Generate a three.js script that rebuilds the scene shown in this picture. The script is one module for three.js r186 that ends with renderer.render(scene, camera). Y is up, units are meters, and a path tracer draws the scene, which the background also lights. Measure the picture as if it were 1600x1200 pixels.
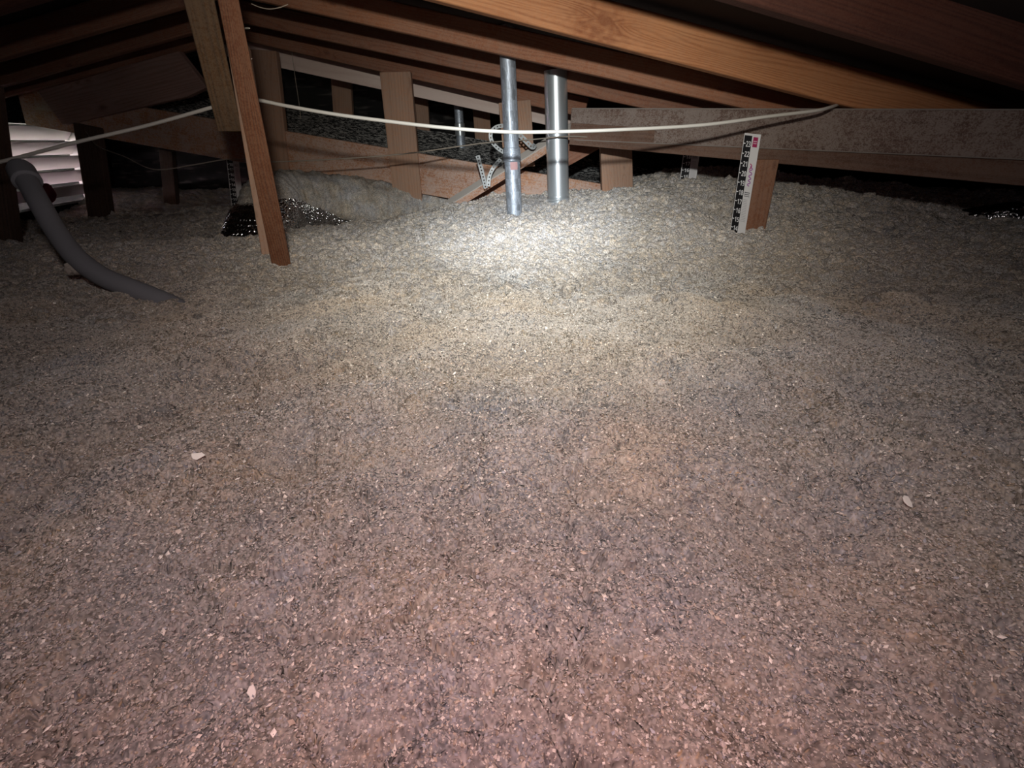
import * as THREE from 'three';
import { RoundedBoxGeometry } from 'three/addons/geometries/RoundedBoxGeometry.js';
import { mergeGeometries } from 'three/addons/utils/BufferGeometryUtils.js';

// ---------------------------------------------------------------- camera
const W = 1600, H = 1200, FPX = 790, PITCH = 25.6 * Math.PI / 180;
const SP = Math.sin(PITCH), CP = Math.cos(PITCH);
const EYE = new THREE.Vector3(0, 0.62, 0);
const scene = new THREE.Scene();
const camera = new THREE.PerspectiveCamera(2 * Math.atan(H / 2 / FPX) * 180 / Math.PI, W / H, 0.02, 60);
camera.position.copy(EYE);
camera.lookAt(EYE.x, EYE.y - SP, EYE.z - CP);
scene.add(camera);
// ---------------------------------------------------------------- sky, seen only through the louvers of the gable vent
scene.background = new THREE.Color(1.0, 0.84, 0.92);
scene.backgroundIntensity = 42.0;
// ---------------------------------------------------------------- renderer
const renderer = new THREE.WebGLRenderer({ antialias: true });
renderer.toneMapping = THREE.LinearToneMapping;
renderer.toneMappingExposure = 1.0;
renderer.shadowMap.enabled = true;
// ---------------------------------------------------------------- the work lamp held just above the camera: one lamp, a hot core and two wider floods
const LAMP = new THREE.Vector3(-0.01, EYE.y + 0.22, 0.02);
const AIM = unproject(822, 350, 1.8);
function lamp(r, g, b, deg, at = LAMP, aim = AIM) {
  const top = Math.max(r, g, b), s = new THREE.SpotLight(new THREE.Color(r / top, g / top, b / top), top, 0, deg * Math.PI / 180, 1, 2);
  s.position.copy(at); s.target.position.copy(aim);
  s.castShadow = true; s.shadow.radius = 1; s.shadow.mapSize.set(2048, 2048); s.shadow.bias = -0.0005;
  scene.add(s, s.target);
}
lamp(2.6, 2.8, 3.0, 8);
lamp(6.2, 7.0, 7.7, 13.5);
lamp(0.9, 1.0, 0.9, 18);
lamp(3.1, 3.4, 3.6, 26);
lamp(2.5, 2.5, 2.05, 35);
lamp(0.98, 0.84, 0.74, 47);
lamp(0.3, 0.3, 0.28, 62);
lamp(0.57, 0.54, 0.53, 84);
// the phone's own small flash beside the lens
lamp(0.25, 0.13, 0.13, 66, new THREE.Vector3(0.01, EYE.y + 0.03, 0), unproject(750, 800, 1));

// ---------------------------------------------------------------- helpers
function unproject(px, py, z) {                         // a point at camera depth z
  const u = (px - 800) / FPX, v = (600 - py) / FPX;
  return new THREE.Vector3(EYE.x + z * u, EYE.y + z * (-SP + v * CP), EYE.z - z * (CP + v * SP));
}
const P = unproject;
function Pd(px, py, d) { const v = (600 - py) / FPX; return P(px, py, d / (CP + v * SP)); }   // a point at ground distance d
function rng(seed) { let a = seed >>> 0; return () => { a = (a + 0x6D2B79F5) | 0; let t = Math.imul(a ^ (a >>> 15), 1 | a); t = (t + Math.imul(t ^ (t >>> 7), 61 | t)) ^ t; return ((t ^ (t >>> 14)) >>> 0) / 4294967296; }; }
function hash(x, y, s) { let h = Math.imul(x | 0, 374761393) ^ Math.imul(y | 0, 668265263) ^ Math.imul(s | 0, 1274126177); h = Math.imul(h ^ (h >>> 13), 1274126177); h = Math.imul(h ^ (h >>> 16), 2246822519); return ((h ^ (h >>> 15)) >>> 0) / 4294967296; }
const sm = (t) => t * t * (3 - 2 * t);
const clamp = (x, a, b) => Math.min(b, Math.max(a, x));
const sstep = (a, b, x) => sm(clamp((x - a) / (b - a), 0, 1));
function noise(x, y, s, px = 0, py = 0) {               // value noise, periodic when px, py > 0
  const i = Math.floor(x), j = Math.floor(y), fx = sm(x - i), fy = sm(y - j);
  const m = (a, n) => n ? ((a % n) + n) % n : a;
  const a = hash(m(i, px), m(j, py), s), b = hash(m(i + 1, px), m(j, py), s), c = hash(m(i, px), m(j + 1, py), s), d = hash(m(i + 1, px), m(j + 1, py), s);
  return a + (b - a) * fx + (c - a) * fy + (a - b - c + d) * fx * fy;
}
const WO = [0, 0];
function worley(x, y, s) {                              // F1, F2 into WO
  const i = Math.floor(x), j = Math.floor(y); let f1 = 9, f2 = 9;
  for (let a = -1; a <= 1; a++) for (let b = -1; b <= 1; b++) {
    const cx = i + a + hash(i + a, j + b, s), cy = j + b + hash(i + a, j + b, s + 7);
    const d = (cx - x) * (cx - x) + (cy - y) * (cy - y);
    if (d < f1) { f2 = f1; f1 = d; } else if (d < f2) f2 = d;
  }
  WO[0] = Math.sqrt(f1); WO[1] = Math.sqrt(f2); return WO;
}
const used = {};
function numbered(name) { const k = used[name] = (used[name] ?? -1) + 1; return k ? `${name}_${String(k).padStart(3, '0')}` : name; }
function tag(o, label, category, group) { o.userData.label = label; o.userData.category = category; if (group) o.userData.group = group; return o; }
function mesh(name, geometry, material, parent = scene) {
  const m = new THREE.Mesh(geometry, material); m.name = parent === scene ? numbered(name) : name;
  m.castShadow = m.receiveShadow = true; parent.add(m); return m;
}
function group(name, position = new THREE.Vector3()) { const g = new THREE.Group(); g.name = numbered(name); g.position.copy(position); scene.add(g); return g; }
function struct(m) { m.userData.kind = 'structure'; return m; }
function tex(w, h, fn, srgb = true) {
  const data = new Uint8Array(w * h * 4);
  for (let y = 0; y < h; y++) for (let x = 0; x < w; x++) {
    const c = fn(x, y), k = (y * w + x) * 4;
    data[k] = clamp(c[0], 0, 255); data[k + 1] = clamp(c[1], 0, 255); data[k + 2] = clamp(c[2], 0, 255); data[k + 3] = 255;
  }
  const t = new THREE.DataTexture(data, w, h, THREE.RGBAFormat);
  t.wrapS = t.wrapT = THREE.RepeatWrapping; t.magFilter = THREE.LinearFilter; t.minFilter = THREE.LinearMipmapLinearFilter; t.generateMipmaps = true;
  if (srgb) t.colorSpace = THREE.SRGBColorSpace; t.needsUpdate = true; return t;
}
// ---------------------------------------------------------------- materials
const TU = 1.3, TV = 0.2;                               // metres covered by one wood tile
function wood(seed, light, dark, dust = 0, dustColor = [150, 140, 132], rings = 9, knots = 2, stain = 0) {
  const w = 1024, h = 256, r = rng(seed), kn = [];
  for (let i = 0; i < knots; i++) kn.push([r() * w, r() * h, 8 + r() * 12]);
  const bump = new Float32Array(w * h);
  const map = tex(w, h, (x, y) => {
    let yy = y / h; let kd = 0;
    for (const [kx, ky, kr] of kn) {
      let dx = Math.abs(x - kx); dx = Math.min(dx, w - dx); let dy = y - ky; if (dy > h / 2) dy -= h; if (dy < -h / 2) dy += h;
      const q = Math.exp(-(dx * dx / (kr * kr * 9) + dy * dy / (kr * kr * 1.6)));
      yy += 0.10 * q * Math.sign(dy || 1); kd = Math.max(kd, Math.exp(-(dx * dx / (kr * kr * 0.8) + dy * dy / (kr * kr * 0.4))));
    }
    const warp = noise(x / 256, y / 64, seed, 4, 4) * 0.14 + noise(x / 64, y / 16, seed + 1, 16, 16) * 0.012;
    const ring = 0.5 + 0.5 * Math.sin((yy + warp + 0.05 * noise(yy * 14, 3, seed + 12)) * Math.PI * 2 * rings);
    const fibre = noise(x / 24, y / 1.3, seed + 2, 0, 0) * 0.6 + noise(x / 7, y / 1.1, seed + 3) * 0.4;
    const blotch = noise(x / 180, y / 90, seed + 4, 6, 3);
    let t = (0.22 + 0.3 * noise(x / 90, y / 20, seed + 13)) * Math.pow(ring, 2.2) + 0.42 * fibre + 0.45 * (blotch - 0.3) + kd * 0.8;
    if (stain) { const q = Math.exp(-(((x - 512) / 62) ** 2) - (((y - 118) / 60) ** 2)); t += q * (0.5 + 0.9 * (noise(x / 9, y / 9, seed + 14) - 0.3)); }
    t = clamp(t, 0, 1.25);
    let c = [0, 1, 2].map((i) => light[i] + (dark[i] - light[i]) * t);
    const d0 = noise(x / 40, y / 70, seed + 5) * 0.34 + noise(x / 6, y / 11, seed + 6) * 0.3 + noise(x / 1.6, y / 2.6, seed + 8) * 0.62;
    const da = dust * sstep(0.42 - 0.12 * dust, 0.78, d0);
    const speck = dust * (hash(x >> 1, y >> 1, seed + 9) > 0.965 - dust * 0.03 ? 0.5 : 0);
    const k = Math.max(da, speck);
    bump[y * w + x] = 150 - 70 * t + 60 * k * hash(x, y, seed);
    return c.map((v, i) => v + (dustColor[i] - v) * clamp(k, 0, 1));
  });
  const bm = tex(w, h, (x, y) => { const v = bump[y * w + x]; return [v, v, v]; }, false);
  map.repeat.set(1 / TU, 1 / TV); bm.repeat.set(1 / TU, 1 / TV);
  return new THREE.MeshStandardMaterial({ map, bumpMap: bm, bumpScale: 0.0012 + dust * 0.0015, roughness: 0.82 });
}
const M = {};
M.rafter = wood(11, [206, 144, 98], [150, 92, 56], 0.12, [170, 150, 130], 26, 2, 1);
M.rafterMid = wood(13, [172, 114, 82], [132, 82, 58], 0.3, [168, 146, 132], 26, 2);
M.rafterB = wood(23, [96, 54, 40], [62, 32, 25], 0.16, [120, 96, 86], 22, 3);
M.rafterOld = wood(31, [158, 106, 80], [118, 74, 56], 0.32, [146, 130, 120], 24, 2);
M.post = wood(41, [118, 70, 40], [62, 33, 19], 0.22, [150, 128, 114], 46, 1);
M.stud = wood(53, [184, 142, 116], [150, 110, 86], 0.42, [156, 140, 130], 16, 2);
M.rulerPost = wood(57, [138, 92, 66], [104, 64, 44], 0.3, [150, 134, 124], 18, 1);
M.beam = wood(61, [118, 94, 84], [86, 66, 58], 0.9, [146, 133, 126], 12, 2);
M.beamLow = wood(67, [118, 86, 70], [84, 58, 46], 0.4, [126, 112, 104], 16, 2);
M.chord = wood(71, [194, 138, 100], [142, 94, 70], 0.75, [196, 176, 168], 16, 4);
M.pale = wood(79, [240, 220, 210], [222, 196, 186], 0.1, [200, 180, 170], 5, 1);
M.dark = wood(83, [96, 66, 50], [58, 40, 32], 0.3, [110, 100, 94], 12, 2);
M.gusset = wood(89, [184, 148, 136], [134, 100, 90], 0.3, [150, 136, 130], 14, 6);
M.short = wood(97, [116, 84, 54], [60, 44, 32], 0.35, [136, 124, 110], 18, 2);
M.deck = new THREE.MeshStandardMaterial({ color: new THREE.Color(0.028, 0.017, 0.014), roughness: 0.95 });
M.felt = (() => {                                       // black granular sheet with lint
  const s = 512;
  const map = tex(s, s, (x, y) => {
    const a = noise(x / 9, y / 9, 5, 0, 0), b = noise(x / 3, y / 3, 6), c = hash(x, y, 7);
    const lint = sstep(0.40, 0.66, a * 0.5 + b * 0.55) * (0.5 + 0.5 * c);
    const v = 26 + 16 * c; return [v + 200 * lint, v + 195 * lint, v + 2 + 186 * lint];
  });
  map.repeat.set(1.6, 1.6);
  return new THREE.MeshStandardMaterial({ map, roughness: 0.95 });
})();
M.wall = (() => {
  const s = 256;
  const map = tex(s, s, (x, y) => { const l = sstep(0.6, 0.85, noise(x / 6, y / 6, 15, 0, 0) * 0.5 + noise(x / 2.3, y / 2.3, 16) * 0.55); return [16 + 60 * l, 14 + 57 * l, 14 + 54 * l]; });
  map.repeat.set(1.6, 1.6);
  return new THREE.MeshStandardMaterial({ map, roughness: 0.95 });
})();
M.plaster = new THREE.MeshStandardMaterial({ color: 0x9a9690, roughness: 0.95 });
M.louver = new THREE.MeshStandardMaterial({ color: new THREE.Color(0.80, 0.72, 0.74), roughness: 0.6 });
M.galv = (() => {
  const s = 256;
  const map = tex(s, s, (x, y) => { worley(x / 14, y / 20, 44); const v = 150 + 60 * hash(Math.floor(WO[0] * 3) + (x / 14 | 0), y / 20 | 0, 3) + 25 * noise(x / 3, y / 3, 8); return [v * 0.93, v * 0.97, v * 1.03]; });
  const rough = tex(s, s, (x, y) => { const v = 80 + 70 * noise(x / 10, y / 16, 9) + 40 * hash(x, y, 2); return [v, v, v]; }, false);
  map.repeat.set(2, 4); rough.repeat.set(2, 4);
  return new THREE.MeshStandardMaterial({ map, roughnessMap: rough, roughness: 1, metalness: 0.6 });
})();
M.sheet = new THREE.MeshStandardMaterial({ color: new THREE.Color(0.60, 0.64, 0.67), roughness: 0.34, metalness: 0.68 });
M.strap = new THREE.MeshStandardMaterial({ color: new THREE.Color(0.42, 0.43, 0.43), roughness: 0.55, metalness: 0.3 });
M.nail = new THREE.MeshStandardMaterial({ color: 0xb8b2a6, roughness: 0.4, metalness: 0.7 });
M.cable = new THREE.MeshStandardMaterial({ color: 0xd9d4cc, roughness: 0.55 });
M.thin = new THREE.MeshStandardMaterial({ color: 0x93877a, roughness: 0.8 });
M.hose = new THREE.MeshStandardMaterial({ color: 0x74747a, roughness: 0.7 });
M.red = new THREE.MeshStandardMaterial({ color: 0x6a1c2c, roughness: 0.7 });
M.paper = new THREE.MeshStandardMaterial({ color: 0xe4e0d8, roughness: 0.9 });
M.sealant = new THREE.MeshStandardMaterial({ color: 0xc79c9c, roughness: 0.8 });
M.lawn = new THREE.MeshStandardMaterial({ color: new THREE.Color(0.24, 0.36, 0.24), roughness: 1 });
M.foil = (() => {
  const s = 256;
  const b = tex(s, s, (x, y) => { worley(x / 20, y / 20, 71); const v = 255 * clamp(0.6 * (WO[1] - WO[0]) + 0.4 * noise(x / 9, y / 9, 72), 0, 1); return [v, v, v]; }, false);
  b.repeat.set(6, 6);
  return new THREE.MeshStandardMaterial({ color: new THREE.Color(0.72, 0.72, 0.74), metalness: 1, roughness: 0.2, bumpMap: b, bumpScale: 0.006 });
})();
// loose fill: fibres and scraps of paper
const INS = 2048, TILE = 0.62;
const insMaps = (() => {
  const n = INS, col = new Float32Array(n * n * 3), hgt = new Float32Array(n * n), r = rng(5);
  const tileN = (x, y, f, s) => noise(x * f / n, y * f / n, s, f, f);
  for (let y = 0; y < n; y++) for (let x = 0; x < n; x++) {
    const k = y * n + x;
    const a = tileN(x, y, 12, 1), b = tileN(x, y, 48, 2), c = tileN(x, y, 190, 3), d = tileN(x, y, 520, 4);
    let v = 0.67 + 0.08 * (a - 0.5) + 0.10 * (b - 0.5) + 0.2 * (c - 0.5) + 0.30 * (d - 0.5);
    const warm = tileN(x, y, 16, 8) - 0.5, bl = tileN(x, y, 90, 9) - 0.5;
    hgt[k] = 0.35 + 0.3 * (c - 0.5) + 0.35 * (d - 0.5) + 0.2 * (b - 0.5);
    col[k * 3] = v * (1.0 + 0.06 * warm + 0.05 * bl); col[k * 3 + 1] = v * 0.955; col[k * 3 + 2] = v * (0.895 - 0.10 * warm - 0.04 * bl);
  }
  const cols = [[0.95, 0.92, 0.86], [0.86, 0.80, 0.70], [0.76, 0.69, 0.60], [0.62, 0.58, 0.55], [0.42, 0.37, 0.34], [0.84, 0.72, 0.56], [0.55, 0.56, 0.60]];
  for (let i = 0; i < 52000; i++) {
    const cx = r() * n, cy = r() * n, an = r() * Math.PI, big = r();
    const L = 1.4 + 5.5 * big * big, Wd = 0.8 + 1.6 * r(), c = cols[Math.min(6, Math.floor(Math.pow(r(), 0.9) * 7))];
    const lift = 0.12 + 0.3 * r(), al = 0.35 + 0.6 * r(), ca = Math.cos(an), sa = Math.sin(an), R = Math.ceil(L + 1), curl = (r() - 0.5) * 0.22;
    for (let dy = -R; dy <= R; dy++) for (let dx = -R; dx <= R; dx++) {
      const u = dx * ca + dy * sa, w = -dx * sa + dy * ca - curl * u * u / L * 2, q = (u / L) * (u / L) + (w / Wd) * (w / Wd);
      if (q > 1) continue;
      const k = ((((cy + dy) | 0) + n) % n) * n + ((((cx + dx) | 0) + n) % n), e = al * (1 - q * q * 0.5);
      for (let j = 0; j < 3; j++) col[k * 3 + j] += (c[j] - col[k * 3 + j]) * e;
      hgt[k] = Math.max(hgt[k], 0.3 + lift);
    }
  }
  for (let i = 0; i < 9000; i++) {                       // dark gaps between tufts
    const cx = r() * n, cy = r() * n, an = r() * Math.PI, L = 2 + 7 * r() * r(), Wd = 0.8 + 1.4 * r(), ca = Math.cos(an), sa = Math.sin(an), R = Math.ceil(L + 1);
    for (let dy = -R; dy <= R; dy++) for (let dx = -R; dx <= R; dx++) {
      const u = dx * ca + dy * sa, w = -dx * sa + dy * ca + Math.sin(u * 0.7), q = (u / L) * (u / L) + (w / Wd) * (w / Wd);
      if (q > 1) continue;
      const k = ((((cy + dy) | 0) + n) % n) * n + ((((cx + dx) | 0) + n) % n);
      hgt[k] *= 0.25;
    }
  }
  const map = tex(n, n, (x, y) => { const k = (y * n + x) * 3; return [col[k] * 208, col[k + 1] * 208, col[k + 2] * 208]; });
  const bump = tex(n, n, (x, y) => { const v = hgt[y * n + x] * 255; return [v, v, v]; }, false);
  return { map, bump };
})();
M.fill = new THREE.MeshStandardMaterial({ map: insMaps.map, bumpMap: insMaps.bump, bumpScale: 0.0016, roughness: 1, vertexColors: true });
M.dust = new THREE.MeshStandardMaterial({ color: 0xb9afa6, roughness: 1 });
M.drift = M.fill.clone(); M.drift.bumpScale = 0.0007;
M.clump = new THREE.MeshStandardMaterial({ map: insMaps.map, bumpMap: insMaps.bump, bumpScale: 0.001, roughness: 1 });
M.ledge = new THREE.MeshStandardMaterial({ color: 0x8d847e, roughness: 1 });
M.tuft = new THREE.MeshStandardMaterial({ color: 0xffffff, roughness: 1 });
M.flake = new THREE.MeshStandardMaterial({ color: 0xffffff, roughness: 0.95 });

// ---------------------------------------------------------------- lumber
const Y = new THREE.Vector3(0, 1, 0);
let seedUV = 1;
function lumberGeometry(L, h, t, rad = 0.0025) {        // x along, y height, z thickness; uv in metres, u along the grain
  const g = new RoundedBoxGeometry(L, h, t, 2, Math.min(rad, h / 4, t / 4)), p = g.attributes.position, n = g.attributes.normal, uv = new Float32Array(p.count * 2);
  const ou = hash(seedUV, 1, 1) * TU, ov = hash(seedUV++, 2, 1) * TV;
  for (let i = 0; i < p.count; i++) {
    const nx = Math.abs(n.getX(i)), ny = Math.abs(n.getY(i)), nz = Math.abs(n.getZ(i));
    let u = p.getX(i), v = p.getY(i);
    if (ny > nz && ny > nx) v = p.getZ(i) + 0.07; else if (nx > nz && nx > ny) { u = p.getZ(i) * 0.2; v = p.getY(i); }
    uv[2 * i] = u + ou; uv[2 * i + 1] = v + ov;
  }
  g.setAttribute('uv', new THREE.BufferAttribute(uv, 2)); return g;
}
// a board whose lower front edge runs from a to b; its face is upright and looks towards the camera's side
function board(name, a, b, h, t, material, parent = scene, up = Y, rad = 0.0025) {
  const L = b.clone().sub(a), len = L.length(); L.normalize();
  const U = up.clone().addScaledVector(L, -up.dot(L)).normalize(), T = L.clone().cross(U).normalize();
  const mid = a.clone().add(b).multiplyScalar(0.5), toEye = EYE.clone().sub(mid);
  if (T.dot(toEye) < 0) { T.negate(); L.negate(); }
  const c = mid.addScaledVector(U, h / 2).addScaledVector(T, -t / 2);
  const m = mesh(name, lumberGeometry(len, h, t, rad), material, parent);
  m.matrixAutoUpdate = true; m.quaternion.setFromRotationMatrix(new THREE.Matrix4().makeBasis(L, U, T)); m.position.copy(c); return m;
}
// an upright piece: a = middle of the front face at the foot, b = at the top; yaw turns the face about its length
function stud(name, a, b, w, t, material, yaw = 0) {
  const L = b.clone().sub(a), len = L.length(); L.normalize();
  const X = new THREE.Vector3(Math.cos(yaw), 0, -Math.sin(yaw)); X.addScaledVector(L, -X.dot(L)).normalize();
  const T = L.clone().cross(X).normalize().negate();   // towards the camera for yaw 0
  if (T.z < 0 && Math.abs(yaw) < 1.2) T.negate();
  const Z = T, U = Z.clone().cross(L);
  const m = mesh(name, lumberGeometry(len, w, t), material);
  m.quaternion.setFromRotationMatrix(new THREE.Matrix4().makeBasis(L, U, Z));
  m.position.copy(a).add(b).multiplyScalar(0.5).addScaledVector(Z, -t / 2); return m;
}
const lerp = (a, b, t) => a.clone().lerp(b, t);
function tube(points, r, seg = 80, rad = 8) { return new THREE.TubeGeometry(new THREE.CatmullRomCurve3(points, false, 'centripetal'), seg, r, rad, false); }

// ---------------------------------------------------------------- the shell of the attic
{
  const f = struct(mesh('floor', new RoundedBoxGeometry(9, 0.02, 8, 1, 0.002), M.plaster)); f.position.set(0.4, -0.01, -1.8);
  // roof slopes: one plane through the ridge and the tops of the rafters on each side
  const R1 = P(341, -87, 1.16), R2 = P(370, 60, 2.38), rdir = R2.clone().sub(R1).setY(0).normalize();
  const up = new THREE.Vector3(0, 0.112, 0);
  const roof = (name, e1, e2) => {
    const n = e1.clone().sub(R1).cross(e2.clone().sub(R1)).normalize(); if (n.y < 0) n.negate();
    const along = rdir.clone().addScaledVector(n, -rdir.dot(n)).normalize();
    const across = e1.clone().sub(R1); across.addScaledVector(n, -across.dot(n)).addScaledVector(along, -across.dot(along)).normalize();
    const m = struct(mesh(name, new RoundedBoxGeometry(4.9, 0.016, 9, 1, 0.002), M.deck));
    m.quaternion.setFromRotationMatrix(new THREE.Matrix4().makeBasis(across, along.clone().cross(across), along));
    m.position.copy(R1).add(up).addScaledVector(across, 2.44).addScaledVector(along, 0.8).addScaledVector(n, 0.009);
    return m;
  };
  roof('ceiling', P(1320, 165, 1.40), R2);
  roof('ceiling', P(0, 15, 1.24), R2);
  struct(mesh('wall_back', new RoundedBoxGeometry(9, 1.6, 0.06, 1, 0.003), M.wall)).position.set(0.4, 0.8, -4.0);
  struct(mesh('wall_front', new RoundedBoxGeometry(9, 1.6, 0.06, 1, 0.003), M.wall)).position.set(0.4, 0.8, 2.1);
  struct(mesh('wall_right', new RoundedBoxGeometry(0.06, 1.6, 6.2, 1, 0.003), M.wall)).position.set(3.6, 0.8, -1.0);
}
// left gable wall, with the opening of the vent
const VA = new THREE.Vector3(-2.73, 0, -2.96), VB = new THREE.Vector3(-2.84, 0, -3.70);   // where the picture's left edge and the vent's right edge fall
const vdir = VB.clone().sub(VA).normalize(), vnor = new THREE.Vector3(-vdir.z, 0, vdir.x); if (vnor.x < 0) vnor.negate();
const V_Y0 = 0.265, V_Y1 = 0.715, V_U0 = -0.03, V_U1 = 0.745;
{
  const s = new THREE.Shape(); s.moveTo(-6, 0); s.lineTo(1.6, 0); s.lineTo(1.6, 1.7); s.lineTo(-6, 1.7); s.closePath();
  const h = new THREE.Path(); h.moveTo(V_U0, V_Y0); h.lineTo(V_U0, V_Y1); h.lineTo(V_U1, V_Y1); h.lineTo(V_U1, V_Y0); h.closePath(); s.holes.push(h);
  const g = new THREE.ExtrudeGeometry(s, { depth: 0.09, bevelEnabled: false });
  const w = struct(mesh('wall_left', g, M.wall));
  w.quaternion.setFromRotationMatrix(new THREE.Matrix4().makeBasis(vdir, Y, vdir.clone().cross(Y)));
  w.position.copy(VA).addScaledVector(vdir.clone().cross(Y), vdir.clone().cross(Y).dot(vnor) > 0 ? -0.09 : 0);
  // outside: a strip of lawn
  const lawn = struct(mesh('lawn', new RoundedBoxGeometry(14, 0.1, 24, 1, 0.01), M.lawn)); lawn.position.set(-11.5, -2.6, -3);
}
// gable vent: frame and sloping blades
{
  const v = group('gable_vent', VA.clone().addScaledVector(vdir, (V_U0 + V_U1) / 2).setY(V_Y0));
  v.quaternion.setFromRotationMatrix(new THREE.Matrix4().makeBasis(vdir, Y, vnor));
  if (vdir.clone().cross(Y).dot(vnor) < 0) v.quaternion.setFromRotationMatrix(new THREE.Matrix4().makeBasis(vdir.clone().negate(), Y, vnor));
  tag(v, 'pale louvered gable vent with daylight behind its sloping blades, at far left', 'vent');
  const wd = V_U1 - V_U0, ht = V_Y1 - V_Y0, pitch = 0.083, n = 6;
  const part = (name, w, h, t, x, y, z, rx = 0) => { const m = mesh(name, new RoundedBoxGeometry(w, h, t, 2, 0.002), M.louver, v); m.position.set(x, y, z); m.rotation.x = rx; return m; };
  for (let i = 0; i < n; i++) part('louver_blade', wd - 0.012, 0.006, 0.098, 0, 0.07 + i * pitch, -0.045, i ? -0.86 : -0.74);
  part('frame', 0.012, ht, 0.09, -wd / 2 + 0.006, ht / 2, -0.045); part('frame', 0.012, ht, 0.09, wd / 2 - 0.006, ht / 2, -0.045);
}
// ---------------------------------------------------------------- loose insulation: one rolling surface
const CTRL = [[437, 440, 1.19], [424, 404, 1.3], [1165, 370, 1.53], [803, 356, 2.07], [875, 315, 2.22], [960, 304, 2.15], [1090, 283, 2.27], [1135, 272, 2.6], [1250, 291, 2.3], [1400, 314, 2.1], [1540, 347, 1.9], [1595, 362, 1.75],
  [100, 352, 3.0], [214, 337, 3.0], [270, 335, 3.0], [358, 322, 3.0], [0, 346, 2.7], [290, 490, 0.83], [60, 450, 1.0], [560, 366, 1.95], [460, 372, 1.8], [400, 386, 2.05], [460, 363, 2.28], [520, 363, 2.36], [580, 359, 2.45], [650, 350, 2.5], [690, 350, 2.0], [720, 319, 2.4], [770, 315, 2.32], [700, 322, 2.28], [800, 314, 2.35], [640, 312, 2.95], [1280, 380, 1.4], [1480, 400, 1.4]]
  .map(([x, y, d]) => { const p = Pd(x, y, d); return [p.x, -p.z, p.y]; });
for (const x of [-0.7, -0.3, 0, 0.3, 0.7]) for (const d of [-0.3, 0.1, 0.4, 0.7]) CTRL.push([x, d, 0.37]);
for (const x of [-2.5, -1.2, 0, 1.2, 2.5]) CTRL.push([x, 3.9, 0.30]);
for (const d of [0, 0.8]) { CTRL.push([-2, d, 0.36]); CTRL.push([2, d, 0.36]); }
function macro(x, d) {
  let s = 0, t = 0;
  for (const [cx, cd, h] of CTRL) { const q = (x - cx) * (x - cx) + (d - cd) * (d - cd), w = 1 / (q * q + 0.002); s += w; t += w * h; }
  return t / s;
}
function detail(x, d) {
  let h = 0.028 * (noise(x * 4.2 + 3, d * 4.2, 21) - 0.5) + 0.022 * (noise(x * 11, d * 11, 22) - 0.5);
  const wx = x + 0.035 * (noise(x * 24, d * 24, 23) - 0.5) + 0.012 * (noise(x * 70, d * 70, 33) - 0.5), wd = d + 0.035 * (noise(x * 24, d * 24, 24) - 0.5) + 0.012 * (noise(x * 70, d * 70, 34) - 0.5);
  worley(wx * 17, wd * 17, 25); h -= 0.012 * WO[0]; const c1 = WO[1] - WO[0];
  h -= 0.008 * (1 - sstep(0, 0.09, c1)) * sstep(0.4, 0.65, noise(x * 7, d * 7, 26));
  { const k = sstep(0.5, 1.4, d) * (1 - 0.8 * smooth(x, d)); worley(x * 31 + 0.5 * (noise(x * 50, d * 50, 35) - 0.5), d * 31, 36); h += k * 0.013 * (0.55 - WO[0] * WO[0]); }
  worley(wx * 44, wd * 44, 27); h -= 0.0028 * WO[0]; const c2 = WO[1] - WO[0];
  h -= 0.005 * (1 - sstep(0, 0.2, c2)) * sstep(0.4, 0.66, noise(x * 13, d * 13, 28));
  worley(x * 115, d * 115, 29); h -= 0.0014 * WO[0];
  h += 0.0022 * (noise(x * 260, d * 260, 30) - 0.5);
  return h + 0.015;
}
function smooth(x, d) { const g = (cx, cd, rx, rd) => Math.exp(-(((x - cx) / rx) ** 2) - (((d - cd) / rd) ** 2)); return clamp(1.25 * g(0.03, 2.28, 0.26, 0.13) + 0.9 * g(0.62, 2.5, 0.22, 0.14), 0, 1); }   // fine dust lying smooth
const surf = (x, d) => macro(x, d) + detail(x, d);
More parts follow.
